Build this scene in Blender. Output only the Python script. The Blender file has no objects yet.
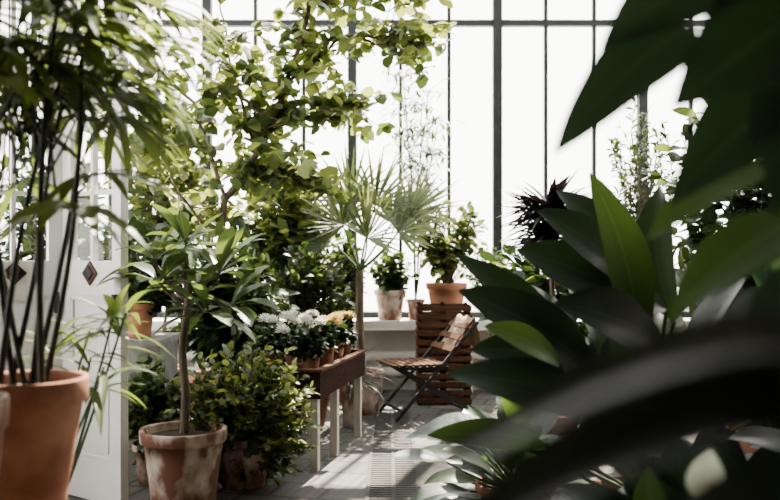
import bpy, math, random
from mathutils import Vector as V, Matrix, Euler
random.seed(7)
R=random.random
def U(a,b): return a+(b-a)*R()
UP=V((0,0,1))
# ---------------------------------------------------------------- materials
def nt(name):
    m=bpy.data.materials.new(name); m.use_nodes=True
    t=m.node_tree; t.nodes.clear()
    o=t.nodes.new('ShaderNodeOutputMaterial')
    return m,t,o
def N(t,k,**kw):
    n=t.nodes.new(k)
    for a,b in kw.items(): setattr(n,a,b)
    return n
def L_(t,a,b): t.links.new(a,b)
def math_(t,op,a,b=None):
    n=N(t,'ShaderNodeMath',operation=op)
    for i,x in enumerate((a,b)):
        if x is None: continue
        if isinstance(x,(int,float)): n.inputs[i].default_value=x
        else: L_(t,x,n.inputs[i])
    return n.outputs[0]
def mix_(t,f,a,b):
    n=N(t,'ShaderNodeMix',data_type='RGBA')
    for s,x in ((0,f),(6,a),(7,b)):
        if isinstance(x,(int,float)): n.inputs[s].default_value=x
        elif isinstance(x,tuple): n.inputs[s].default_value=x if len(x)==4 else (*x,1)
        else: L_(t,x,n.inputs[s])
    return n.outputs[2]
def leaf_mat(name,c1,c2,trans=.35,rough=.38,rib=.5,veins=0,ct=None,spec=.25,vb=.06):
    m,t,o=nt(name)
    g=N(t,'ShaderNodeNewGeometry'); uv=N(t,'ShaderNodeUVMap'); sp=N(t,'ShaderNodeSeparateXYZ')
    L_(t,uv.outputs[0],sp.inputs[0])
    col=mix_(t,g.outputs['Random Per Island'],c1,c2)
    du=math_(t,'ABSOLUTE',math_(t,'SUBTRACT',sp.outputs[0],.5))
    mr=math_(t,'MULTIPLY',math_(t,'LESS_THAN',du,.025),rib)
    light=tuple(min(1,x*2.0+.01) for x in c2)
    col=mix_(t,mr,col,light)
    p=N(t,'ShaderNodeBsdfPrincipled'); p.inputs['Roughness'].default_value=rough
    p.inputs['Specular IOR Level'].default_value=spec
    L_(t,col,p.inputs['Base Color'])
    if veins:
        w=math_(t,'SINE',math_(t,'MULTIPLY',math_(t,'SUBTRACT',sp.outputs[1],math_(t,'MULTIPLY',du,.35)),veins*6.283))
        b=N(t,'ShaderNodeBump'); b.inputs['Strength'].default_value=vb; b.inputs['Distance'].default_value=.006
        L_(t,w,b.inputs['Height']); L_(t,b.outputs[0],p.inputs['Normal'])
    tr=N(t,'ShaderNodeBsdfTranslucent')
    ct=ct or (c2[0]*2.2+.01,c2[1]*1.9+.015,c2[2]*.8)
    tc=mix_(t,.7,col,ct); L_(t,tc,tr.inputs[0])
    mx=N(t,'ShaderNodeMixShader'); mx.inputs[0].default_value=trans
    L_(t,p.outputs[0],mx.inputs[1]); L_(t,tr.outputs[0],mx.inputs[2]); L_(t,mx.outputs[0],o.inputs[0])
    return m
def noise_mat(name,c1,c2,scale=8,rough=.8,lo=.4,hi=.6,bump=.2,detail=6,stretch=(1,1,1),metal=0,spec=.2):
    m,t,o=nt(name)
    tc=N(t,'ShaderNodeTexCoord'); mp=N(t,'ShaderNodeMapping'); mp.inputs['Scale'].default_value=stretch
    L_(t,tc.outputs['Object'],mp.inputs[0])
    n=N(t,'ShaderNodeTexNoise'); n.inputs['Scale'].default_value=scale; n.inputs['Detail'].default_value=detail
    L_(t,mp.outputs[0],n.inputs['Vector'])
    r=N(t,'ShaderNodeMapRange'); r.inputs[1].default_value=lo; r.inputs[2].default_value=hi
    L_(t,n.outputs[0],r.inputs[0])
    col=mix_(t,r.outputs[0],c1,c2)
    p=N(t,'ShaderNodeBsdfPrincipled'); p.inputs['Roughness'].default_value=rough; p.inputs['Metallic'].default_value=metal
    p.inputs['Specular IOR Level'].default_value=spec
    L_(t,col,p.inputs['Base Color'])
    b=N(t,'ShaderNodeBump'); b.inputs['Strength'].default_value=bump; b.inputs['Distance'].default_value=.02
    L_(t,n.outputs[0],b.inputs['Height']); L_(t,b.outputs[0],p.inputs['Normal'])
    L_(t,p.outputs[0],o.inputs[0]); return m
def glass_mat():
    m,t,o=nt('glass_pane')
    a=N(t,'ShaderNodeBsdfTransparent'); a.inputs[0].default_value=(.98,.98,.98,1)
    b=N(t,'ShaderNodeBsdfGlossy'); b.inputs['Roughness'].default_value=.05
    x=N(t,'ShaderNodeMixShader'); x.inputs[0].default_value=.03
    L_(t,a.outputs[0],x.inputs[1]); L_(t,b.outputs[0],x.inputs[2]); L_(t,x.outputs[0],o.inputs[0]); return m
def tile_mat():
    m,t,o=nt('stone_paving')
    tc=N(t,'ShaderNodeTexCoord')
    mp=N(t,'ShaderNodeMapping'); mp.inputs['Rotation'].default_value=(0,0,.25); L_(t,tc.outputs['Object'],mp.inputs[0])
    b=N(t,'ShaderNodeTexBrick'); b.offset=.5
    b.inputs['Color1'].default_value=(.105,.10,.09,1); b.inputs['Color2'].default_value=(.055,.052,.047,1); b.inputs['Mortar'].default_value=(.008,.008,.007,1)
    b.inputs['Scale'].default_value=1; b.inputs['Mortar Size'].default_value=.014
    b.inputs['Brick Width'].default_value=.30; b.inputs['Row Height'].default_value=.30
    L_(t,mp.outputs[0],b.inputs['Vector'])
    n=N(t,'ShaderNodeTexNoise'); n.inputs['Scale'].default_value=14; n.inputs['Detail'].default_value=8; L_(t,tc.outputs['Object'],n.inputs['Vector'])
    wv=N(t,'ShaderNodeTexWave'); wv.wave_type='BANDS'; wv.bands_direction='X'; wv.inputs['Scale'].default_value=5.2; L_(t,mp.outputs[0],wv.inputs['Vector'])
    col=mix_(t,math_(t,'MULTIPLY',n.outputs[0],.7),b.outputs[0],(.04,.038,.034))
    col=mix_(t,math_(t,'MULTIPLY',math_(t,'LESS_THAN',wv.outputs[1],.3),.3),col,(.03,.028,.025))
    p=N(t,'ShaderNodeBsdfPrincipled'); p.inputs['Roughness'].default_value=.7; L_(t,col,p.inputs['Base Color'])
    p.inputs['Specular IOR Level'].default_value=.2
    h=math_(t,'SUBTRACT',math_(t,'MULTIPLY',n.outputs[0],.3),b.outputs[1]); h=math_(t,'ADD',h,math_(t,'MULTIPLY',wv.outputs[1],.3))
    bm=N(t,'ShaderNodeBump'); bm.inputs['Strength'].default_value=.5; bm.inputs['Distance'].default_value=.01
    L_(t,h,bm.inputs['Height']); L_(t,bm.outputs[0],p.inputs['Normal']); L_(t,p.outputs[0],o.inputs[0]); return m
TERRA=noise_mat('terracotta',(.19,.075,.040),(.33,.16,.10),6,.85,.35,.75,.12)
TERRA_OLD=noise_mat('weathered_terracotta',(.13,.058,.036),(.46,.39,.33),9,.9,.42,.66,.3,stretch=(1,1,.7))
SOIL=noise_mat('potting_soil',(.012,.008,.006),(.035,.024,.017),30,.95,.3,.7,.8)
BARK=noise_mat('bark',(.05,.038,.027),(.13,.105,.075),22,.9,.35,.65,.4,stretch=(1,1,.3))
CANE=noise_mat('dark_cane',(.006,.008,.005),(.022,.025,.011),20,.6,.35,.65,.2,stretch=(1,1,.2))
STEM=noise_mat('green_stem',(.02,.045,.012),(.045,.08,.022),20,.6,.35,.65,.1)
WHITE=noise_mat('white_painted_wood',(.66,.66,.63),(.74,.74,.71),6,.5,.3,.7,.05)
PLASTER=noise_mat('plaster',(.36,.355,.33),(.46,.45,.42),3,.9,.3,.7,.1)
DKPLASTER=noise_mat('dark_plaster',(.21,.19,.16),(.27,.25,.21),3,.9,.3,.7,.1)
DKMETAL=noise_mat('dark_painted_iron',(.008,.010,.010),(.015,.018,.018),12,.6,.3,.7,.05)
GRATE=noise_mat('worn_cast_iron',(.035,.034,.031),(.06,.058,.052),20,.8,.3,.7,.2)
DKWOOD=noise_mat('dark_stained_wood',(.014,.007,.005),(.036,.018,.012),7,.9,.3,.7,.15,stretch=(1,6,6),spec=.03)
SLAT=noise_mat('teak_slats',(.035,.018,.011),(.085,.042,.025),7,.85,.3,.7,.15,stretch=(1,6,6),spec=.05)
LITWOOD=noise_mat('sunlit_leg_wood',(.42,.39,.34),(.55,.52,.46),9,.75,.3,.7,.2,stretch=(5,5,.7))  # pale tone puts the light falling on the table legs into their colour
CONC=noise_mat('concrete',(.12,.12,.115),(.19,.19,.18),9,.9,.3,.7,.2)
CLOTH=noise_mat('beige_cloth',(.18,.13,.085),(.27,.21,.14),18,.95,.3,.7,.2)
GLASS=glass_mat(); TILE=tile_mat()
LF_RHAPIS=leaf_mat('rhapis_leaf',(.014,.034,.010),(.060,.092,.028),.38,.35,.3)
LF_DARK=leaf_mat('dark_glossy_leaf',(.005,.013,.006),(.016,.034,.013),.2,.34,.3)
LF_MID=leaf_mat('mid_green_leaf',(.014,.030,.010),(.050,.078,.026),.38,.4,.3)
LF_BRIGHT=leaf_mat('bright_fig_leaf',(.038,.068,.022),(.120,.155,.055),.5,.45,.3)
LF_PALM=leaf_mat('fan_palm_leaf',(.032,.055,.030),(.090,.120,.065),.35,.4,.2)
LF_FICUS=leaf_mat('rubber_leaf',(.012,.030,.012),(.050,.082,.030),.30,.36,.8,10)
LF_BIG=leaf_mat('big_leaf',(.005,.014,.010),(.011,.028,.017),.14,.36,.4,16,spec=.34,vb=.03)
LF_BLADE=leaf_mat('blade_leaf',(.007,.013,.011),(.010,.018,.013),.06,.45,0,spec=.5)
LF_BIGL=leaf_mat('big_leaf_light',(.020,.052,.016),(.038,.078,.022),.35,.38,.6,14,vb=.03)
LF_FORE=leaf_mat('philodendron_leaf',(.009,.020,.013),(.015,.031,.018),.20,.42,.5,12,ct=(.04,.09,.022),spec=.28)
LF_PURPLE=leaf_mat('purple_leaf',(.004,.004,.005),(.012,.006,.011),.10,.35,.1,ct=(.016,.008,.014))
PET_W=leaf_mat('white_petal',(.50,.49,.45),(.62,.60,.55),.3,.6,0,ct=(.6,.6,.5))
PET_Y=leaf_mat('yellow_petal',(.50,.36,.13),(.60,.46,.20),.3,.6,0,ct=(.6,.45,.15))
SPATHE=leaf_mat('white_spathe',(.55,.58,.48),(.65,.67,.58),.4,.5,.1,ct=(.6,.65,.45))
DIAMOND=noise_mat('brown_inlay',(.04,.014,.008),(.07,.024,.014),10,.5)
# ---------------------------------------------------------------- mesh builder
class M:
    def __init__(s,name,mats):
        s.n=name;s.mats=mats;s.v=[];s.f=[];s.mi=[];s.uv=[];s.sm=[]
    def mid(s,m):
        if m not in s.mats: s.mats.append(m)
        return s.mats.index(m)
    def build(s):
        me=bpy.data.meshes.new(s.n)
        me.from_pydata([tuple(p) for p in s.v],[],s.f)
        for m in s.mats: me.materials.append(m)
        me.polygons.foreach_set('material_index',s.mi)
        me.polygons.foreach_set('use_smooth',s.sm)
        uv=me.uv_layers.new(name='UVMap'); li=[0]*len(me.loops); me.loops.foreach_get('vertex_index',li)
        fl=[]
        for i in li: fl.extend(s.uv[i])
        uv.data.foreach_set('uv',fl); me.update()
        o=bpy.data.objects.new(s.n,me); bpy.context.scene.collection.objects.link(o); return o
    def face(s,f,mi,sm=True): s.f.append(f); s.mi.append(mi); s.sm.append(sm)
    def box(s,c,size,m,rot=None,mat4=None):
        mi=s.mid(m); b=len(s.v); c=V(c)
        q=rot if rot else Matrix.Identity(3)
        for sx in(-.5,.5):
            for sy in(-.5,.5):
                for sz in(-.5,.5):
                    p=c+q@V((sx*size[0],sy*size[1],sz*size[2]))
                    if mat4: p=mat4@p
                    s.v.append(p); s.uv.append((0,0))
        for f in((0,1,3,2),(4,6,7,5),(0,4,5,1),(2,3,7,6),(0,2,6,4),(1,5,7,3)): s.face(tuple(b+i for i in f),mi,False)
    def bar(s,a,b,w,h,m,mat4=None):
        a=V(a);b=V(b);d=(b-a);L=d.length;d.normalize()
        ref=UP if abs(d.z)<.9 else V((0,1,0))
        y=ref.cross(d).normalized(); z=d.cross(y)
        q=Matrix((d,y,z)).transposed()
        s.box((a+b)/2,(L,w,h),m,q,mat4)
    def lathe(s,c,prof,m,seg=40,cap=False):
        mi=s.mid(m); b=len(s.v); c=V(c)
        for r,z in prof:
            for k in range(seg):
                a=2*math.pi*k/seg; s.v.append(c+V((r*math.cos(a),r*math.sin(a),z))); s.uv.append((k/seg,z))
        for i in range(len(prof)-1):
            for k in range(seg):
                k2=(k+1)%seg; s.face((b+i*seg+k,b+i*seg+k2,b+(i+1)*seg+k2,b+(i+1)*seg+k),mi)
    def pot(s,c,r,h,m,soil=True,taper=.68):
        rb=r*taper; rr=h*.17 ; ri=r*.93
        pr=[(0.001,0),(rb,0),(rb+.004,.006)]
        for i in range(1,5): pr.append((rb+(ri-.02*r-rb)*i/4,(h-rr)*i/4))
        pr+=[(ri-.015*r,h-rr),(r*.985,h-rr+.002),(r,h-rr+.008),(r*1.01,h-.008),(r*1.0,h),(r*.93,h),(r*.90,h-.006),(r*.86,h-.05)]
        s.lathe(c,pr,m)
        s.lathe(c,[(r*.88,h-.045),(r*.5,h-.035),(.001,h-.03)],SOIL,24)
    def tube(s,pts,rad,m,seg=6):
        mi=s.mid(m); b=len(s.v); n=len(pts); pts=[V(p) for p in pts]
        for i,p in enumerate(pts):
            d=(pts[min(i+1,n-1)]-pts[max(i-1,0)])
            if d.length<1e-6: d=V((0,0,1))
            d.normalize(); ref=V((1,0,0)) if abs(d.x)<.8 else V((0,1,0))
            x=d.cross(ref).normalized(); y=d.cross(x)
            r=rad if isinstance(rad,(int,float)) else rad[0]+(rad[1]-rad[0])*i/(n-1)
            for k in range(seg):
                a=2*math.pi*k/seg; s.v.append(p+x*r*math.cos(a)+y*r*math.sin(a)); s.uv.append((.2,.5))
        for i in range(n-1):
            for k in range(seg):
                k2=(k+1)%seg; s.face((b+i*seg+k,b+i*seg+k2,b+(i+1)*seg+k2,b+(i+1)*seg+k),mi)
    def leaf(s,p,d,n,L,W,prof,m,droop=.6,fold=.15,k=6,wave=0):
        mi=s.mid(m); b=len(s.v); p=V(p); d=V(d).normalized(); n=V(n)
        sd=d.cross(n)
        if sd.length<1e-3: sd=d.cross(V((.3,.8,.2)))
        sd.normalize(); st=L/k; ph=U(0,6)
        for i in range(k+1):
            t=i/k; w=W*.5*prof(t); nn=sd.cross(d).normalized()
            wv=wave*W*math.sin(t*14+ph)*prof(t)
            s.v.append(p-sd*w+nn*(fold*w+wv)); s.v.append(p.copy()); s.v.append(p+sd*w+nn*(fold*w-wv))
            s.uv+= [(0,t),(.5,t),(1,t)]
            d=(d+V((0,0,-droop/k))).normalized(); p=p+d*st
        for i in range(k):
            a=b+3*i
            s.face((a,a+1,a+4,a+3),mi); s.face((a+1,a+2,a+5,a+4),mi)
    def leaf2(s,a,c,W,m,n=V((0,-.5,1)),arch=.12,fold=.18,k=14,prof=None,wave=.02):
        """arched leaf from point a to point c"""
        prof=prof or ELL; mi=s.mid(m); b=len(s.v); a=V(a);c=V(c); L=(c-a).length
        D=(c-a).normalized(); n=V(n); sd=D.cross(n).normalized(); nn=sd.cross(D).normalized()
        if nn.z<0: nn=-nn
        ph=U(0,6)
        for i in range(k+1):
            t=i/k; q=a.lerp(c,t)+nn*arch*L*4*t*(1-t)
            w=W*.5*prof(t)
            for j in (-1,-.5,0,.5,1):
                e=fold*w*abs(j)+wave*W*math.sin(t*11+ph+j)*abs(j)
                s.v.append(q+sd*w*j+nn*e); s.uv.append((.5+.5*j,t))
        for i in range(k):
            for j in range(4):
                o=b+5*i+j; s.face((o,o+1,o+6,o+5),mi)
def ELL(t): return max(0.02,math.sin(math.pi*min(1,t))**.75)
def LANCE(t): return max(.03,math.sin(math.pi*t**.75)**1.1)
def OBOV(t): return max(.03,math.sin(math.pi*t**1.5)**.8*1.0)
def HEART(t): return max(.03,math.sin(math.pi*t**.6)**.8)
def STRAP(t): return max(.05,min(1,t*5+.3)*min(1,(1-t)*3.2)**.8)
def ROUND(t): return max(.05,(math.sin(math.pi*t**.85)**.5)*(1-.18*abs(math.sin(t*9))))
def rdir(z0=-1,z1=1):
    a=U(0,6.283); z=U(z0,z1); r=math.sqrt(max(0,1-z*z)); return V((r*math.cos(a),r*math.sin(a),z))
def curve(a,c,bend=.1,k=5):
    a=V(a);c=V(c); L=(c-a).length; o=rdir()*bend*L
    return [a.lerp(c,i/k)+o*math.sin(math.pi*i/k) for i in range(k+1)]
def twigs(m,src,ctr,rad,nt_,nl,L,W,prof,lm,droop=.6,bark=BARK,tr=.006,shell=.5,k=5,clamp=None):
    ctr=V(ctr)
    for _ in range(nt_):
        u=rdir()*(shell+(1-shell)*R()); tgt=ctr+V((u.x*rad[0],u.y*rad[1],u.z*rad[2]))
        s0=V(src(R()) if callable(src) else src)
        pts=curve(s0,tgt,.12,5); m.tube(pts,(tr,tr*.35),bark,4)
        for i in range(nl):
            t=.35+.65*(i+R())/nl; x=min(4.999,t*5); j=int(x); p=pts[j].lerp(pts[j+1],x-j)
            d0=(pts[5]-pts[3]).normalized()
            d=(d0*.5+rdir(-.5,.9)*.9+(p-ctr).normalized()*.4).normalized()
            s_=U(.65,1.2); m.leaf(p,d,UP+rdir()*.7,L*s_,W*s_,prof,lm if not isinstance(lm,list) else random.choice(lm),droop*U(.5,1.4),.15,k)
def fan(m,p,d,n,cnt,L,W,spread,lm,droop=.8,prof=STRAP,k=7):
    d=V(d).normalized(); n=V(n); sd=d.cross(n).normalized()
    for i in range(cnt):
        a=(i/(cnt-1)-.5)*spread
        dd=d*math.cos(a)+sd*math.sin(a)+rdir()*.06
        s_=1-.25*abs(a)/(spread*.5)
        m.leaf(p,dd,n,L*s_*U(.88,1.08),W,prof,lm,droop*U(.6,1.3),.25,k)
# ---------------------------------------------------------------- room
XL,XR,YB,YF,ZT=-3.3,4.0,9.0,-2.0,5.0
m=M('floor',[TILE]); m.box(((XL+XR)/2,(YF+YB)/2,-.05),(XR-XL+.4,YB-YF+.4,.1),TILE); m.build()
m=M('floor_grate',[GRATE])
for i in range(63): m.box((.02,4.65+i*.05,.004),(.30,.030,.008),GRATE)
for sx in(-.15,0,.15): m.box((.02+sx,6.20,.005),(.022,3.14,.010),GRATE)
m.build()
m=M('wall_back',[PLASTER]); m.box(((XL+XR)/2,YB+.12,.34),(XR-XL,.24,.68),PLASTER); m.build()
m=M('trim_1',[WHITE]); m.box(((XL+XR)/2,YB-.13,.70),(XR-XL,.5,.04),WHITE); m.box(((XL+XR)/2,YB-.36,.66),(XR-XL,.03,.06),WHITE); m.build()
m=M('heating_pipe',[WHITE])
for z in (.2,.36): m.tube([(XL+.1,YB-.1,z),(XR-.1,YB-.1,z)],.045,WHITE,14)
for i in range(8):
    x=XL+.5+i*.9; m.box((x,YB-.08,.2),(.03,.14,.4),WHITE)
m.build()
def window(name,p0,ux,width,n,z0,z1,trans,thick=.045,thin=.018,mat=DKMETAL):
    m=M(name,[mat,GLASS]); p0=V(p0); ux=V(ux); q=Matrix((ux,UP.cross(ux),UP)).transposed()
    def b(x,z,w,h,dp): m.box(p0+ux*x+V((0,0,z)),(w,dp,h),mat,q)
    b(thick/2,(z0+z1)/2,thick,z1-z0,.1); b(width-thick/2,(z0+z1)/2,thick,z1-z0,.1)
    for i in range(1,n): b(width*i/n,(z0+z1)/2,thin*2,z1-z0,.05)
    b(width/2,z0+.03,width-.002,.06,.09); b(width/2,z1-.03,width-.002,.06,.09)
    for zz in trans: b(width/2,zz,width-.002,.06,.08)
    mi=m.mid(GLASS); k=len(m.v)
    for x,z in((.01,z0),(width-.01,z0),(width-.01,z1),(.01,z1)): m.v.append(p0+ux*x+V((0,0,z))); m.uv.append((0,0))
    m.face((k,k+1,k+2,k+3),mi,False); return m.build()
xs=[-3.30,-1.84,-.38,1.08,2.54,4.0]; w_=1
for i in range(5):
    window('window_%d'%w_,(xs[i],YB+.06,0),(1,0,0),1.46,3,.72,ZT,[3.68]); w_+=1
m=M('wall_left',[DKPLASTER]); m.box((XL-.1,.5,ZT/2),(.2,5.0,ZT),DKPLASTER); m.box((XL-.1,6.0,.35),(.2,6.0,.7),DKPLASTER); m.build()
for i in range(4):
    window('window_%d'%w_,(XL-.06,3.0+1.5*i,0),(0,1,0),1.5,3,.7,ZT,[3.68]); w_+=1
m=M('wall_right',[DKPLASTER]); m.box((XR+.1,2.0,ZT/2),(.2,8.0,ZT),DKPLASTER); m.box((XR+.1,7.5,.5),(.2,3.0,1.0),DKPLASTER); m.build()
for i in range(2):
    window('window_%d'%w_,(XR+.06,6.0+1.5*i,0),(0,1,0),1.5,3,1.0,ZT,[3.68]); w_+=1
m=M('wall_front',[DKPLASTER]); m.box(((XL+XR)/2,YF-.1,ZT/2),(XR-XL+.4,.2,ZT),DKPLASTER); m.build()
m=M('ceiling',[DKPLASTER,DKMETAL,GLASS])
m.box(((XL+XR)/2,1.2,ZT+.06),(XR-XL+.4,6.6,.1),DKPLASTER)
m.box((2.6,5.75,ZT+.06),(3.2,2.5,.1),DKPLASTER)  # unseen opaque panel, added to keep the sun off the right-hand plants
for i in range(16):
    x=XL+(XR-XL)*i/15; m.box((x,6.75,ZT+.05),(.05 if i%3 else .09,4.6,.09),DKMETAL)
for y in (6,7.5,9.0): m.box(((XL+XR)/2,y,ZT+.05),(XR-XL+.2,.07,.1),DKMETAL)
k=len(m.v)
for x,y in((XL,4.5),(XR,4.5),(XR,9.1),(XL,9.1)): m.v.append(V((x,y,ZT+.12))); m.uv.append((0,0))
m.face((k,k+1,k+2,k+3),m.mid(GLASS),False); m.build()
# folding white door leaves
def door(name,a,b,H=2.95):
    a=V(a);b=V(b); ux=(b-a); W=ux.length; ux.normalize(); q3=Matrix((ux,UP.cross(ux),UP)).transposed()
    m=M(name,[WHITE,GLASS,DIAMOND])
    def bx(x,z,w,h,d=.05,mt=WHITE,off=0): m.box(a+ux*x+V((0,0,z))+(q3@V((0,off,0))),(w,d,h),mt,q3)
    st=.075
    bx(st/2,H/2,st,H-.01); bx(W-st/2,H/2,st,H-.01)
    for z,h in ((.12,.23),(.72,.10),(1.24,.2),(2.1,.05),(H-.06,.11)): bx(W/2,z,W-2*st,h)
    for z0,z1 in ((.235,.67),(.77,1.14)):
        bx(W/2,(z0+z1)/2,W-2*st,z1-z0,.02)
        bx(W/2,(z0+z1)/2,W-2*st-.09,z1-z0-.09,.035)
        for zz in (z0+.012,z1-.012): bx(W/2,zz,W-2*st,.018,.045)
        for xx in (st+.01,W-st-.01): bx(xx,(z0+z1)/2,.018,z1-z0,.045)
    bx(W/2,(1.34+H-.11)/2,.025,H-.11-1.34,.035)
    for z in (1.72,2.42): bx(W/2,z,W-2*st,.025,.035)
    bx(W/2,(1.34+H-.11)/2,W-2*st,H-.11-1.34,.004,GLASS)
    for off in (-.03,.03):
        qd=q3@Euler((0,math.radians(45),0)).to_matrix()
        m.box(a+ux*(W*.5)+V((0,0,1.27))+(q3@V((0,off,0))),(.095,.012,.095),DIAMOND,qd)
        m.box(a+ux*(W*.5)+V((0,0,1.27))+(q3@V((0,off*1.25,0))),(.055,.012,.055),DKMETAL,qd)
        m.box(a+ux*(W-.035)+V((0,0,1.1))+(q3@V((0,off*1.2,0))),(.025,.03,.12),DKMETAL,q3)
    return m.build()
door('door_1',(-1.87,5.2,0),(-1.44,4.88,0))
door('door_2',(-2.33,4.90,0),(-1.90,5.2,0))
m=M('wall_partition',[WHITE]); m.box((-2.83,4.9,1.5),(.93,.1,3.0),WHITE); m.box((-2.83,4.9,3.05),(.93,.14,.1),WHITE); m.build()
# ---------------------------------------------------------------- left foreground
m=M('plant_stand',[DKWOOD])
m.box((-1.42,2.90,.425),(.64,1.02,.04),DKWOOD)
for x in(-1.70,-1.14):
    for y in(2.43,3.37): m.box((x,y,.2025),(.05,.05,.405),DKWOOD)
for y in (2.43,3.37): m.box((-1.42,y,.15),(.52,.03,.04),DKWOOD)
m.build()
m=M('potted_rhapis_palm',[TERRA,SOIL,CANE,LF_RHAPIS])
c=V((-1.27,3.15,.445)); m.pot(c,.205,.51,TERRA,taper=.58)
top=c+V((0,0,.47))
for i in range(9):
    a=U(0,6.28); s0=top+V((math.cos(a),math.sin(a),0))*U(.03,.13)
    H=U(.8,1.75); tp=s0+V((U(-.30,.22),U(-.25,.3),H))
    pts=curve(s0,tp,.04,8); m.tube(pts,(.012,.007),CANE,7)
    for j in range(10):
        t=.45+.55*j/9; x=min(7.99,t*8); q=int(x); p=pts[q].lerp(pts[q+1],x-q)
        if p.z<1.85 and R()<.8: continue
        az=U(0,6.28); dd=V((math.cos(az),math.sin(az),U(.2,.9))).normalized()
        pe=p+dd*U(.15,.32); m.tube(curve(p,pe,.08,3),(.004,.003),STEM,4)
        fan(m,pe,(dd+V((0,0,-.25))),UP+dd*.3+rdir()*.3,random.randint(5,8),U(.30,.42),U(.03,.046),U(1.8,3.2),LF_RHAPIS,U(.7,1.5))
for i in range(38):
    p=V((U(-1.45,-.92),U(2.9,3.5),U(1.90,2.5))); az=U(-.9,.9)
    dd=V((math.cos(az),math.sin(az),U(.0,.5)))
    fan(m,p,dd,UP,random.randint(3,6),U(.34,.50),U(.032,.050),U(.8,1.6),LF_RHAPIS,U(.8,1.5))
    m.tube(curve(p,(-1.26+U(-.1,.1),3.15+U(-.1,.1),U(1.6,1.9)),.06,4),(.003,.006),CANE,4)
m.build()
m=M('potted_spider_plant',[TERRA_OLD,SOIL,LF_MID])
c=V((-1.25,2.58,.445)); m.pot(c,.145,.53,TERRA_OLD,taper=.6)
for i in range(14):
    d=rdir(.5,.95); d.x=-abs(d.x); m.leaf(c+V((-.03,0,.5)),d,UP,U(.18,.28),.022,STRAP,LF_MID,1.6,.3,8)
m.build()
m=M('potted_dracaena',[TERRA,SOIL,STEM,LF_RHAPIS])
c=V((-1.42,3.75,0)); m.pot(c,.16,.3,TERRA_OLD)
for s in range(6):
    tp=c+V((U(.02,.34),U(-.12,.12),U(.92,1.2))); pts=curve(c+V((U(-.04,.04),U(-.04,.04),.25)),tp,.03,5); m.tube(pts,(.008,.005),STEM,5)
    for i in range(9):
        q=pts[4].lerp(pts[5],R()); m.leaf(q,rdir(-.1,.9),UP,U(.2,.32),.04,LANCE,LF_RHAPIS,.9,.25,7)
m.build()
# ---------------------------------------------------------------- standard tree in weathered pot
m=M('potted_frangipani_tree',[TERRA_OLD,SOIL,BARK,LF_FICUS])
c=V((-1.135,4.95,0)); m.pot(c,.235,.42,TERRA_OLD,taper=.72)
pts=[c+V((0,0,.38)),c+V((.012,0,.6)),c+V((-.01,0,.85)),c+V((.02,0,1.08)),c+V((.03,0,1.22))]
m.tube(pts,(.026,.020),BARK,9)
heads=[(c+V((.02,-.02,1.42)))]+[c+V(x) for x in((-.12,-.05,1.22),(.19,.0,1.26),(.05,.12,1.14),(.14,-.08,1.06),(.24,.05,1.08),(-.14,-.08,1.34))]
for h in heads:
    s0=pts[3].lerp(pts[4],R()) ; m.tube(curve(s0,h,.08,4),(.012,.008),BARK,6)
    for i in range(10):
        a=i*2.4+R(); e=U(-.1,1.1); d=V((math.cos(a)*math.cos(e),math.sin(a)*math.cos(e),math.sin(e)))
        m.leaf(h+d*.015,d,UP+rdir()*.2,U(.22,.36),U(.080,.11),OBOV,LF_FICUS,U(.4,1.0),.22,8,.02)
m.build()
m=M('potted_box_bush',[TERRA,SOIL,BARK,LF_MID])
c=V((-.87,5.36,0)); m.pot(c,.18,.3,TERRA_OLD)
twigs(m,c+V((0,0,.27)),c+V((.0,.0,.42)),(.50,.38,.46),380,19,.060,.036,ELL,[LF_MID,LF_BRIGHT,LF_BRIGHT,LF_DARK],.5,shell=.45,k=4)
m.build()
# ---------------------------------------------------------------- plinth with pots behind door
m=M('concrete_plinth',[CONC]); m.box((-1.75,5.85,.40),(.62,.5,.80),CONC); m.box((-1.75,5.85,.82),(.66,.54,.04),CONC); m.build()
for (x,y,r,h,lm,mt) in ((-1.60,5.75,.10,.22,LF_DARK,TERRA),(-1.86,5.95,.12,.22,LF_MID,TERRA_OLD)):
    m=M('potted_camellia',[mt,SOIL,BARK,lm]); c=V((x,y,.84)); m.pot(c,r,h,mt)
    twigs(m,c+V((0,0,h-.04)),c+V((0,0,h+.28)),(.32,.24,.32),56,11,.12,.06,ELL,lm,.7,shell=.3)
    m.build()
m=M('potted_ivy',[TERRA_OLD,SOIL,STEM,LF_DARK]); c=V((-1.42,5.42,0)); m.pot(c,.13,.24,TERRA_OLD)
twigs(m,c+V((0,0,.2)),c+V((.02,0,.46)),(.26,.2,.38),90,12,.08,.055,HEART,[LF_DARK,LF_MID],.8,STEM,.004,.3,4); m.build()
# ---------------------------------------------------------------- planting table
A=V((-.44,5.66,0)); B=V((-.19,6.80,0)); ux=(B-A).normalized(); L=(B-A).length; uy=UP.cross(ux)
T=Matrix.Translation(A)@Matrix((ux,uy,UP)).transposed().to_4x4(); W=.46
m=M('planting_table',[DKWOOD,LITWOOD])
m.box((L/2,.015,.545),(L,.03,.17),DKWOOD,None,T); m.box((L/2,W-.015,.545),(L,.03,.17),DKWOOD,None,T)
m.box((.015,W/2,.545),(.03,W-.06,.17),DKWOOD,None,T); m.box((L-.015,W/2,.545),(.03,W-.06,.17),DKWOOD,None,T)
m.box((L/2,W/2,.58),(L-.06,W-.06,.03),DKWOOD,None,T)
for y in (.01,W-.01): m.box((L/2,y,.64),(L+.03,.05,.018),SLAT,None,T)
for x in (.01,L-.01): m.box((x,W/2,.64),(.05,W-.08,.018),SLAT,None,T)
for x in (.04,L*.42,L-.04):
    for y in (.045,W-.045): m.box((x,y,.2325),(.055,.05,.465),LITWOOD,None,T)
m.build()
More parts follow.
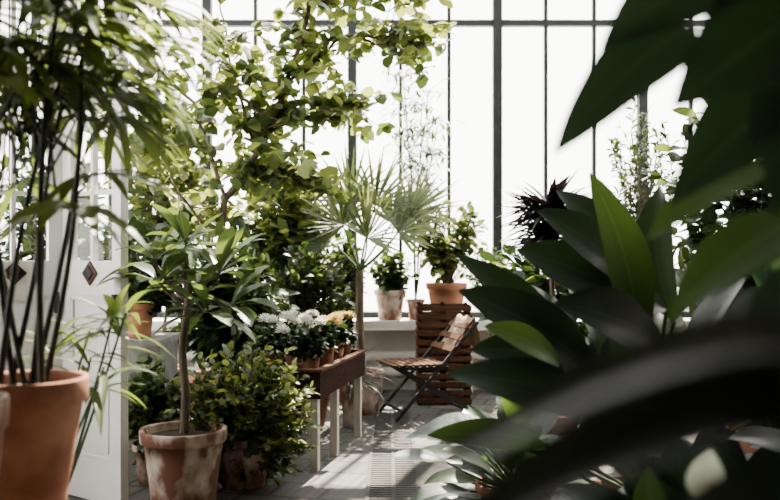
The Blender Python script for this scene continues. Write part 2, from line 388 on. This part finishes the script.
def flower(m,c,r,pm):
    for i in range(46):
        z=1-2*(i+.5)/46*.72; a=i*2.4; q=math.sqrt(max(0,1-z*z)); d=V((q*math.cos(a),q*math.sin(a),z))
        m.leaf(c+d*r*.25,d+rdir()*.15,UP if abs(z)<.9 else V((1,0,0)),r*.85,r*.38,STRAP,pm,-.5*(1-z),.3,3)
def mum(tx,ty,pm,nf,sp,r=.085,h=.15):
    c=T@V((tx,ty,.595)); m=M('potted_chrysanthemum',[TERRA,SOIL,STEM,LF_DARK,pm]); m.pot(c,r,h,TERRA)
    twigs(m,c+V((0,0,h-.03)),c+V((0,0,h+.07)),(sp,sp,.11),44,10,.065,.04,ROUND,LF_DARK,.6,STEM,.003,.3,4)
    for i in range(nf):
        u=rdir(.1,1)*sp*.95; p=c+V((u.x,u.y,h+.12+u.z*.5)); m.tube(curve(c+V((0,0,h-.03)),p,.1,4),.003,STEM,4)
        flower(m,p,U(.04,.055),pm)
    m.build()
mum(.14,.36,PET_W,6,.21); mum(.16,.11,PET_W,1,.09,.065,.14); mum(.50,.33,PET_W,6,.17); mum(.44,.10,PET_W,1,.08,.07,.15)
mum(.74,.11,PET_Y,6,.11,.07,.15); mum(.84,.34,PET_W,4,.13); mum(1.02,.13,PET_Y,6,.10,.07,.14)
# ---------------------------------------------------------------- shrubs at middle distance
def potshrub(name,x,y,ph,pr,ctr,rad,nt_,nl,L,W,prof,lm,pm=TERRA,bark=BARK,droop=.7,z0=0):
    m=M(name,[pm,SOIL,bark]); c=V((x,y,z0)); m.pot(c,pr,ph,pm)
    b=c+V((0,0,ph-.05)); ctr=V(ctr); tr=curve(b,ctr,.05,6); m.tube(tr,(.02,.008),bark,7)
    def src(r):
        r=.35+.6*r; q=min(5.99,r*6); j=int(q); return tr[j].lerp(tr[j+1],q-j)
    twigs(m,src,ctr,rad,nt_,nl,L,W,prof,lm,droop,bark)
    return m.build()
potshrub('potted_laurel',-1.30,6.75,.34,.19,(-1.22,6.7,1.05),(.52,.4,.56),150,13,.13,.06,ELL,[LF_DARK,LF_MID,LF_DARK])
potshrub('potted_citrus_tree',-.95,7.95,.36,.2,(-.95,8.0,1.60),(.54,.34,.76),150,13,.13,.07,ELL,[LF_MID,LF_BRIGHT,LF_BRIGHT])
potshrub('potted_viburnum',-2.05,8.0,.36,.22,(-2.0,8.0,1.95),(.52,.5,1.0),130,13,.13,.07,ELL,[LF_MID,LF_BRIGHT,LF_BRIGHT])
potshrub('potted_pittosporum',-.64,7.2,.3,.17,(-.64,7.2,1.02),(.34,.26,.50),110,12,.10,.05,OBOV,[LF_DARK,LF_MID])
potshrub('potted_bay_tree',-2.55,6.6,.36,.22,(-2.5,6.6,1.6),(.55,.5,.8),80,12,.13,.055,ELL,[LF_MID,LF_DARK])
potshrub('potted_hibiscus',-.50,8.42,.3,.17,(-.46,8.42,1.15),(.28,.20,.46),80,12,.10,.06,HEART,[LF_DARK,LF_MID])
# fig tree with long branches
m=M('potted_fig_tree',[TERRA,SOIL,BARK,LF_BRIGHT]); c=V((-1.42,7.35,0)); m.pot(c,.22,.4,TERRA)
def poly(pts,k=6):
    out=[]
    for i in range(len(pts)-1):
        a=V(pts[i]);b=V(pts[i+1])
        for j in range(k): out.append(a.lerp(b,j/k)+rdir()*.012)
    out.append(V(pts[-1])); return out
paths=[([(-1.42,7.35,.36),(-1.40,7.2,1.2),(-1.28,7.0,1.79),(-.93,7.0,2.33),(-.70,7.0,3.03),(-.54,7.0,3.7)],.036,.015),
([(-1.28,7.0,1.79),(-1.48,6.8,2.5),(-2.0,6.7,3.03)],.018,.007),
([(-.80,7.0,2.7),(-.35,6.9,3.05),(.26,6.9,2.98)],.016,.006),
([(-.93,7.0,2.33),(-.55,7.2,2.5),(-.30,7.3,2.6)],.013,.005),
([(-1.40,7.2,1.5),(-1.75,6.9,2.0),(-1.9,6.7,2.5)],.013,.005),
([(-.62,7.0,3.3),(-.2,6.9,3.45),(.2,6.9,3.4)],.012,.005),
([(-1.2,7.0,1.9),(-.9,6.8,2.0),(-.62,6.7,1.95)],.011,.004),
([(-1.05,7.0,2.2),(-1.2,6.8,2.8),(-1.3,6.7,3.4)],.014,.005)]
for pi,(pp,r0,r1) in enumerate(paths):
    q=poly(pp); m.tube(q,(r0,r1),BARK,8)
    st=int(len(q)*(.5 if pi==0 else .2))
    nn=60 if pi==0 else 44
    for i in range(nn):
        s0=q[random.randint(st,len(q)-1)]; e=s0+rdir(-.6,.8)*U(.15,.45); tw=curve(s0,e,.12,4); m.tube(tw,(.006,.002),BARK,4)
        lmx=random.choice([LF_BRIGHT,LF_MID,LF_BRIGHT])
        for j in range(7):
            p=tw[random.randint(1,4)]; d=rdir(-.6,.7); sc=U(.6,1.25)
            m.leaf(p,d,UP+rdir()*.9,.12*sc,.10*sc,ROUND,lmx,.8,.12,6)
m.build()
# fan palm
m=M('potted_fan_palm',[TERRA_OLD,SOIL,BARK,LF_PALM]); c=V((-.24,7.75,0)); m.pot(c,.20,.36,TERRA_OLD)
m.tube([c+V((0,0,.32)),c+V((-.02,0,.7)),c+V((-.02,0,1.22))],(.04,.035),BARK,10)
for (x,y,z) in ((.66,-.05,.74),(-.22,-.1,.60),(.2,.0,.85),(-.42,.1,.40),(.1,-.2,.42),(-.12,.1,.9),(.42,.1,.62),(.5,-.1,.5)):
    p0=c+V((-.02,0,1.22)); p=p0+V((x,y,z))*.66; m.tube(curve(p0,p,.06,5),(.011,.007),STEM,5)
    fan(m,p,V((x,y,z*.9)),V((-x*.6,-.9-y,.7)),20,.54,.032,3.0,LF_PALM,.12,LANCE,5)
m.build()
# sill plants
SZ=.72
m=M('potted_geranium',[TERRA_OLD,SOIL,STEM]); c=V((0,8.78,SZ)); m.pot(c,.155,.29,TERRA_OLD)
twigs(m,c+V((0,0,.25)),c+V((.02,0,.50)),(.28,.16,.28),56,9,.09,.06,ROUND,[LF_DARK,LF_MID],.7,STEM,.004,.3); m.build()
m=M('potted_schefflera',[TERRA,SOIL,BARK]); c=V((.55,8.76,SZ)); m.pot(c,.2,.36,TERRA)
twigs(m,c+V((0,0,.32)),c+V((0,-.10,.88)),(.42,.18,.32),54,11,.13,.065,OBOV,[LF_MID,LF_BRIGHT],.9,BARK,.007,.35); m.build()
m=M('potted_asparagus_fern',[TERRA,SOIL,STEM,LF_MID]); c=V((1.0,8.78,SZ)); m.pot(c,.13,.22,TERRA_OLD)
twigs(m,c+V((0,0,.2)),c+V((0,0,.5)),(.28,.16,.3),60,22,.06,.016,STRAP,LF_MID,.4,STEM,.003,.3,3); m.build()
m=M('potted_bamboo',[TERRA,SOIL,STEM,LF_BRIGHT]); c=V((.25,8.8,SZ)) 
m.pot(c,.09,.2,TERRA_OLD)
for i in range(7):
    tp=c+V((U(-.4,.25),U(-.35,-.15),U(1.3,2.5))); pts=curve(c+V((0,0,.17)),tp,.03,7); m.tube(pts,(.008,.004),STEM,5)
    for j in range(90):
        q=pts[random.randint(3,7)]; e=q+rdir(-.2,.6)*U(.05,.22)
        if e.y>8.92: e.y=8.92
        m.leaf(e,V((U(-1,1),U(-1,.1),U(-.6,.4))),UP,U(.10,.18),.028,LANCE,LF_MID,.8,.2,3); m.tube([q,e],.002,STEM,3)
m.build()
m=M('potted_sedge',[TERRA,SOIL,LF_MID]); c=V((-.30,7.14,0)); m.pot(c,.10,.34,TERRA_OLD)
for i in range(90): m.leaf(c+V((0,0,.31)),rdir(.6,1),UP,U(.32,.52),.011,STRAP,LF_DARK,1.7,.3,8)
m.build()
# ---------------------------------------------------------------- slatted crate stack + folding chair with cloth
m=M('slatted_crate_stack',[SLAT,DKWOOD])
for lv in range(3):
    z0=.0+lv*.305
    for sx in (-.22,0,.22): 
        m.box((.49+sx,8.135,z0+.15),(.035,.025,.30),DKWOOD); m.box((.49+sx,8.485,z0+.15),(.035,.025,.30),DKWOOD)
    for j in range(4):
        z=z0+.04+j*.074
        m.box((.49,8.112,z),(.49,.016,.045),SLAT); m.box((.49,8.508,z),(.49,.016,.045),SLAT)
        for sx in (-.243,.243): m.box((.49+sx,8.31,z),(.014,.36,.045),SLAT)
    for j in range(5): m.box((.49,8.16+j*.075,z0+.010),(.46,.055,.014),SLAT)
m.build()
m=M('folding_chair',[SLAT,DKMETAL,CLOTH])
Cm=Matrix.Translation(V((.32,7.62,0)))@Matrix.Rotation(math.radians(-72),4,'Z')
w=.46
for sx in (-w/2,w/2):
    m.bar((sx,-.36,.0125),(sx,.36,.80),.024,.024,DKMETAL,Cm)
    m.bar((sx*.88,.38,.0125),(sx*.88,-.30,.43),.024,.024,DKMETAL,Cm)
    m.bar((sx*.94,-.36,.435),(sx*.94,.10,.425),.022,.024,DKMETAL,Cm)
for i in range(8): m.box((0,-.36+i*.062,.455),(w+.02,.046,.016),SLAT,None,Cm)
for i in range(3):
    z=.58+.09*i; y=-.36+.72*(z-.0125)/.7875-.022
    m.box((0,y,z),(w+.03,.014,.055),SLAT,Euler((math.radians(-42),0,0)).to_matrix(),Cm)
m.box((0,-.30,.085),(w,.02,.02),DKMETAL,None,Cm); m.box((0,.31,.05),(w*.88,.02,.02),DKMETAL,None,Cm)
mi=m.mid(CLOTH); b=len(m.v); nx,ny=14,14
for i in range(nx+1):
    for j in range(ny+1):
        u=i/nx-.5; t=j/ny*2-1
        y0=.345; dz=abs(t)*.26*(1+.15*math.sin(u*9)); y=y0+ (t*.05) + (-.12*abs(t) if t<0 else .02*abs(t)) +.012*math.sin(u*22)*abs(t)
        m.v.append(Cm@V((u*.40,y,.835-dz+.01*math.sin(u*15)))); m.uv.append((0,0))
for i in range(nx):
    for j in range(ny):
        o=b+i*(ny+1)+j; m.face((o,o+1,o+ny+2,o+ny+1),mi)
m.build()
# ---------------------------------------------------------------- right-hand masses
def rosette(name,c,ph,pr,n,pet,LL,WW,lm,pm=TERRA,e0=.3,e1=1.3,prof=ELL,azr=(0,6.283),z0=0):
    m=M(name,[pm,SOIL,STEM]); c=V(c); m.pot(c,pr,ph,pm); s0=c+V((0,0,ph-.04))
    for i in range(n):
        a=U(*azr); e=U(e0,e1); d=V((math.cos(a)*math.cos(e),math.sin(a)*math.cos(e),math.sin(e)))
        q=s0+d*U(*pet)+V((0,0,-.03)); m.tube(curve(s0,q,.06,4),(.009,.006),STEM,5)
        l=U(*LL); d2=(d+V((0,0,-.35))).normalized(); tip=q+d2*l
        m.leaf2(q,tip,l*U(*WW),lm if not isinstance(lm,list) else random.choice(lm),UP+V((0,-.3,0))+rdir()*.25,U(.04,.13),.2,12,prof)
    return m
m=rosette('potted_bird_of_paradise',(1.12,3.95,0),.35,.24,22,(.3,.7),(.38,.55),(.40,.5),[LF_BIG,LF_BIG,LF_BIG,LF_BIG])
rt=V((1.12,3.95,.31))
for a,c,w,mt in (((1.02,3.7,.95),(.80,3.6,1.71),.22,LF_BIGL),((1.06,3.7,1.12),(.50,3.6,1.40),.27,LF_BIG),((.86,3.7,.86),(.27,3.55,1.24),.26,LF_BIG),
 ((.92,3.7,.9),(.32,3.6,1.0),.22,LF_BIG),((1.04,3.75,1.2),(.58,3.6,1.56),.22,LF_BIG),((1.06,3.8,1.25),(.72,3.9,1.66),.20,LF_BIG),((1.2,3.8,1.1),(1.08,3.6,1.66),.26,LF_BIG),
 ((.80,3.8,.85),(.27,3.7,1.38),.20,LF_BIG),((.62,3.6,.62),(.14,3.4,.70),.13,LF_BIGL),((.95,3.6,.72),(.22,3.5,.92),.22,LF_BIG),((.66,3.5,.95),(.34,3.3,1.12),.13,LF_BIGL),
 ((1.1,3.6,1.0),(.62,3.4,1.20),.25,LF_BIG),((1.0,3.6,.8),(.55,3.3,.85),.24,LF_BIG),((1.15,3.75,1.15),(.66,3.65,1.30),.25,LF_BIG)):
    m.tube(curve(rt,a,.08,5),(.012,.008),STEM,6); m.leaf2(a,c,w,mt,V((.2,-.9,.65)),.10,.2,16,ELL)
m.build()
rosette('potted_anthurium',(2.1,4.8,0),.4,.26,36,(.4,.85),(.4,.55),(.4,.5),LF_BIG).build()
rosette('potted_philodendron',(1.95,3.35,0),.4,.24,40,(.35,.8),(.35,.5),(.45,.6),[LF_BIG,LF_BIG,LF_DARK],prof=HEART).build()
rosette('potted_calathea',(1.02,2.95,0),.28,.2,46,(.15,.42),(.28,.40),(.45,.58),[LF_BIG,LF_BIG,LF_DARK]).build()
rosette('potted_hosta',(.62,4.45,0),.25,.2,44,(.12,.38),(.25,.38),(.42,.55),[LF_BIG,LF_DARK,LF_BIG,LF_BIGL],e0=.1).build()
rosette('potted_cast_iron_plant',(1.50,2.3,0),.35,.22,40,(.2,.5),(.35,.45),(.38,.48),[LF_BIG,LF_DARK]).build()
potshrub('potted_ficus_tree',2.4,5.8,.4,.25,(2.3,5.8,1.75),(.62,.5,.9),120,12,.17,.09,ELL,[LF_DARK,LF_DARK,LF_MID])
potshrub('potted_olive_tree',2.05,7.2,.4,.22,(2.0,7.2,2.1),(.34,.3,.55),60,18,.08,.024,ELL,[LF_MID,LF_DARK])
potshrub('potted_aralia',1.15,7.0,.4,.22,(1.2,7.0,1.0),(.5,.4,.6),90,12,.16,.09,OBOV,[LF_DARK,LF_DARK,LF_MID])
m=M('potted_purple_cordyline',[TERRA,SOIL,BARK,LF_PURPLE]); c=V((1.05,5.9,0)); m.pot(c,.2,.34,TERRA)
m.tube([c+V((0,0,.3)),c+V((.02,0,.9)),c+V((.0,0,1.66))],(.022,.016),BARK,8)
for hz,nn in ((1.66,90),(1.56,60),(1.45,70)):
    for i in range(nn): m.leaf(c+V((0,0,hz+U(-.06,.04))),rdir(-.1,.85),UP,U(.26,.40),.06,LANCE,LF_PURPLE,U(.1,.8),.35,6)
m.build()
# foreground climber upper right
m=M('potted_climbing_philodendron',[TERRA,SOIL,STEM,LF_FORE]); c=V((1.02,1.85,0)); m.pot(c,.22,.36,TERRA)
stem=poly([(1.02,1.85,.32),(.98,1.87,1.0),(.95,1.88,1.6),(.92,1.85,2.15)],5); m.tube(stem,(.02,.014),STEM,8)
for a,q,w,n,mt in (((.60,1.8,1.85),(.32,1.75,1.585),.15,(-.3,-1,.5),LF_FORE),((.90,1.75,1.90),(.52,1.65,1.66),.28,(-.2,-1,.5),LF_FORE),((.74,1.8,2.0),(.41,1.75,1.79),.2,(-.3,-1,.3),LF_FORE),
 ((.84,1.8,1.74),(.53,1.7,1.49),.20,(-.4,-1,.4),LF_FORE),((.84,1.85,1.46),(.536,1.75,1.256),.16,(-.4,-.8,1),LF_BIGL),((.78,1.9,1.58),(.53,1.85,1.42),.12,(-.2,-.8,1),LF_BIGL),  # the paler leaves in this row have sunlight put into their colour
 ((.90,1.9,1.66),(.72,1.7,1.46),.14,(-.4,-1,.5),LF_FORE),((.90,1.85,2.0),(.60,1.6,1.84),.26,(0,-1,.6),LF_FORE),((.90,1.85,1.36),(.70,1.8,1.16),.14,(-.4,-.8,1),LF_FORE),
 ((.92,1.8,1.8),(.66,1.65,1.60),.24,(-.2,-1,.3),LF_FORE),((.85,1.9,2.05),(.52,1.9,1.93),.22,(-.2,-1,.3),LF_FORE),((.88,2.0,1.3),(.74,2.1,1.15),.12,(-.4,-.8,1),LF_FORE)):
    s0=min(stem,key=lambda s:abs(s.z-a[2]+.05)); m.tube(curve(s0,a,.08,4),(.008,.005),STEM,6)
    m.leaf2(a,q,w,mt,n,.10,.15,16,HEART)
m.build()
# near plant with long arching blades
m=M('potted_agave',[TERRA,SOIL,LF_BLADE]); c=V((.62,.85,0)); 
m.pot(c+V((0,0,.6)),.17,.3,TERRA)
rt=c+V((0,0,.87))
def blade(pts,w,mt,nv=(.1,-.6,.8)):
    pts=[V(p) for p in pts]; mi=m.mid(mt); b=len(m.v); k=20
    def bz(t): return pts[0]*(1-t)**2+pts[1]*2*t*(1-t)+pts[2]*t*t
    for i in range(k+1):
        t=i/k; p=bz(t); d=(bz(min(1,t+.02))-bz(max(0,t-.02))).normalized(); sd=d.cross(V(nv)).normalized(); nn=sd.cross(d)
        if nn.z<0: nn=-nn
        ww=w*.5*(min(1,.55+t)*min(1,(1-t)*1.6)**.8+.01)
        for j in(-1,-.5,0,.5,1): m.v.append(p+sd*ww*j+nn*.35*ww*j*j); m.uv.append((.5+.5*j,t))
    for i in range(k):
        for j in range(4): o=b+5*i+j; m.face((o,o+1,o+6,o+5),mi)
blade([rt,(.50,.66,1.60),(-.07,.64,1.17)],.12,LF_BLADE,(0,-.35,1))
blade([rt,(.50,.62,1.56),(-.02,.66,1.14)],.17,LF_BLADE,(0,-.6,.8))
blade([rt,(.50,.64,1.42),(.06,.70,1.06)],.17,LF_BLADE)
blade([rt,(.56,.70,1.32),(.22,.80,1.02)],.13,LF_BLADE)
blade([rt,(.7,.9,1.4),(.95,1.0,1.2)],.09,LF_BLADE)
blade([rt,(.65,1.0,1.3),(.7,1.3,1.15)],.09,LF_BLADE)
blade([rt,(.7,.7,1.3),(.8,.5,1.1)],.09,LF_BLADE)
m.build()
m=M('plant_pedestal',[DKWOOD]); m.lathe((.62,.85,0),[(.001,0),(.16,0),(.16,.03),(.05,.06),(.04,.3),(.05,.54),(.15,.57),(.15,.6),(.001,.6)],DKWOOD,28); m.build()
# peace lily
m=rosette('potted_peace_lily',(.70,2.35,0),.34,.18,26,(.15,.32),(.22,.30),(.32,.42),[LF_MID,LF_BIGL,LF_DARK],e0=.5)
s0=V((.70,2.35,.3)); q=V((.70,2.0,.84)); m.tube(curve(s0,q,.05,5),.005,STEM,6)
m.leaf2(q,q+V((.005,-.02,.12)),.085,SPATHE,V((-.2,-1,.1)),.08,.4,12,HEART)
m.tube([q,q+V((0,-.025,.05))],(.007,.005),PET_Y,8)
m.build()
# ---------------------------------------------------------------- light
w=bpy.data.worlds.new('World'); bpy.context.scene.world=w; w.use_nodes=True
bg=w.node_tree.nodes['Background']; bg.inputs[0].default_value=(1,.97,.92,1); bg.inputs[1].default_value=12.0
sun=bpy.data.lights.new('sun','SUN'); sun.energy=72; sun.angle=.01; sun.color=(1,.89,.72)
so=bpy.data.objects.new('sun',sun); bpy.context.scene.collection.objects.link(so)
so.rotation_euler=V((-.16,-.60,-.78)).to_track_quat('-Z','Y').to_euler()
cam=bpy.data.cameras.new('camera'); cam.sensor_width=36; cam.lens=41.54
cam.dof.use_dof=True; cam.dof.focus_distance=5.7; cam.dof.aperture_fstop=1.5
co=bpy.data.objects.new('camera',cam); bpy.context.scene.collection.objects.link(co)
co.location=(0,0,1.4); co.rotation_euler=(math.pi/2,0,0); bpy.context.scene.camera=co
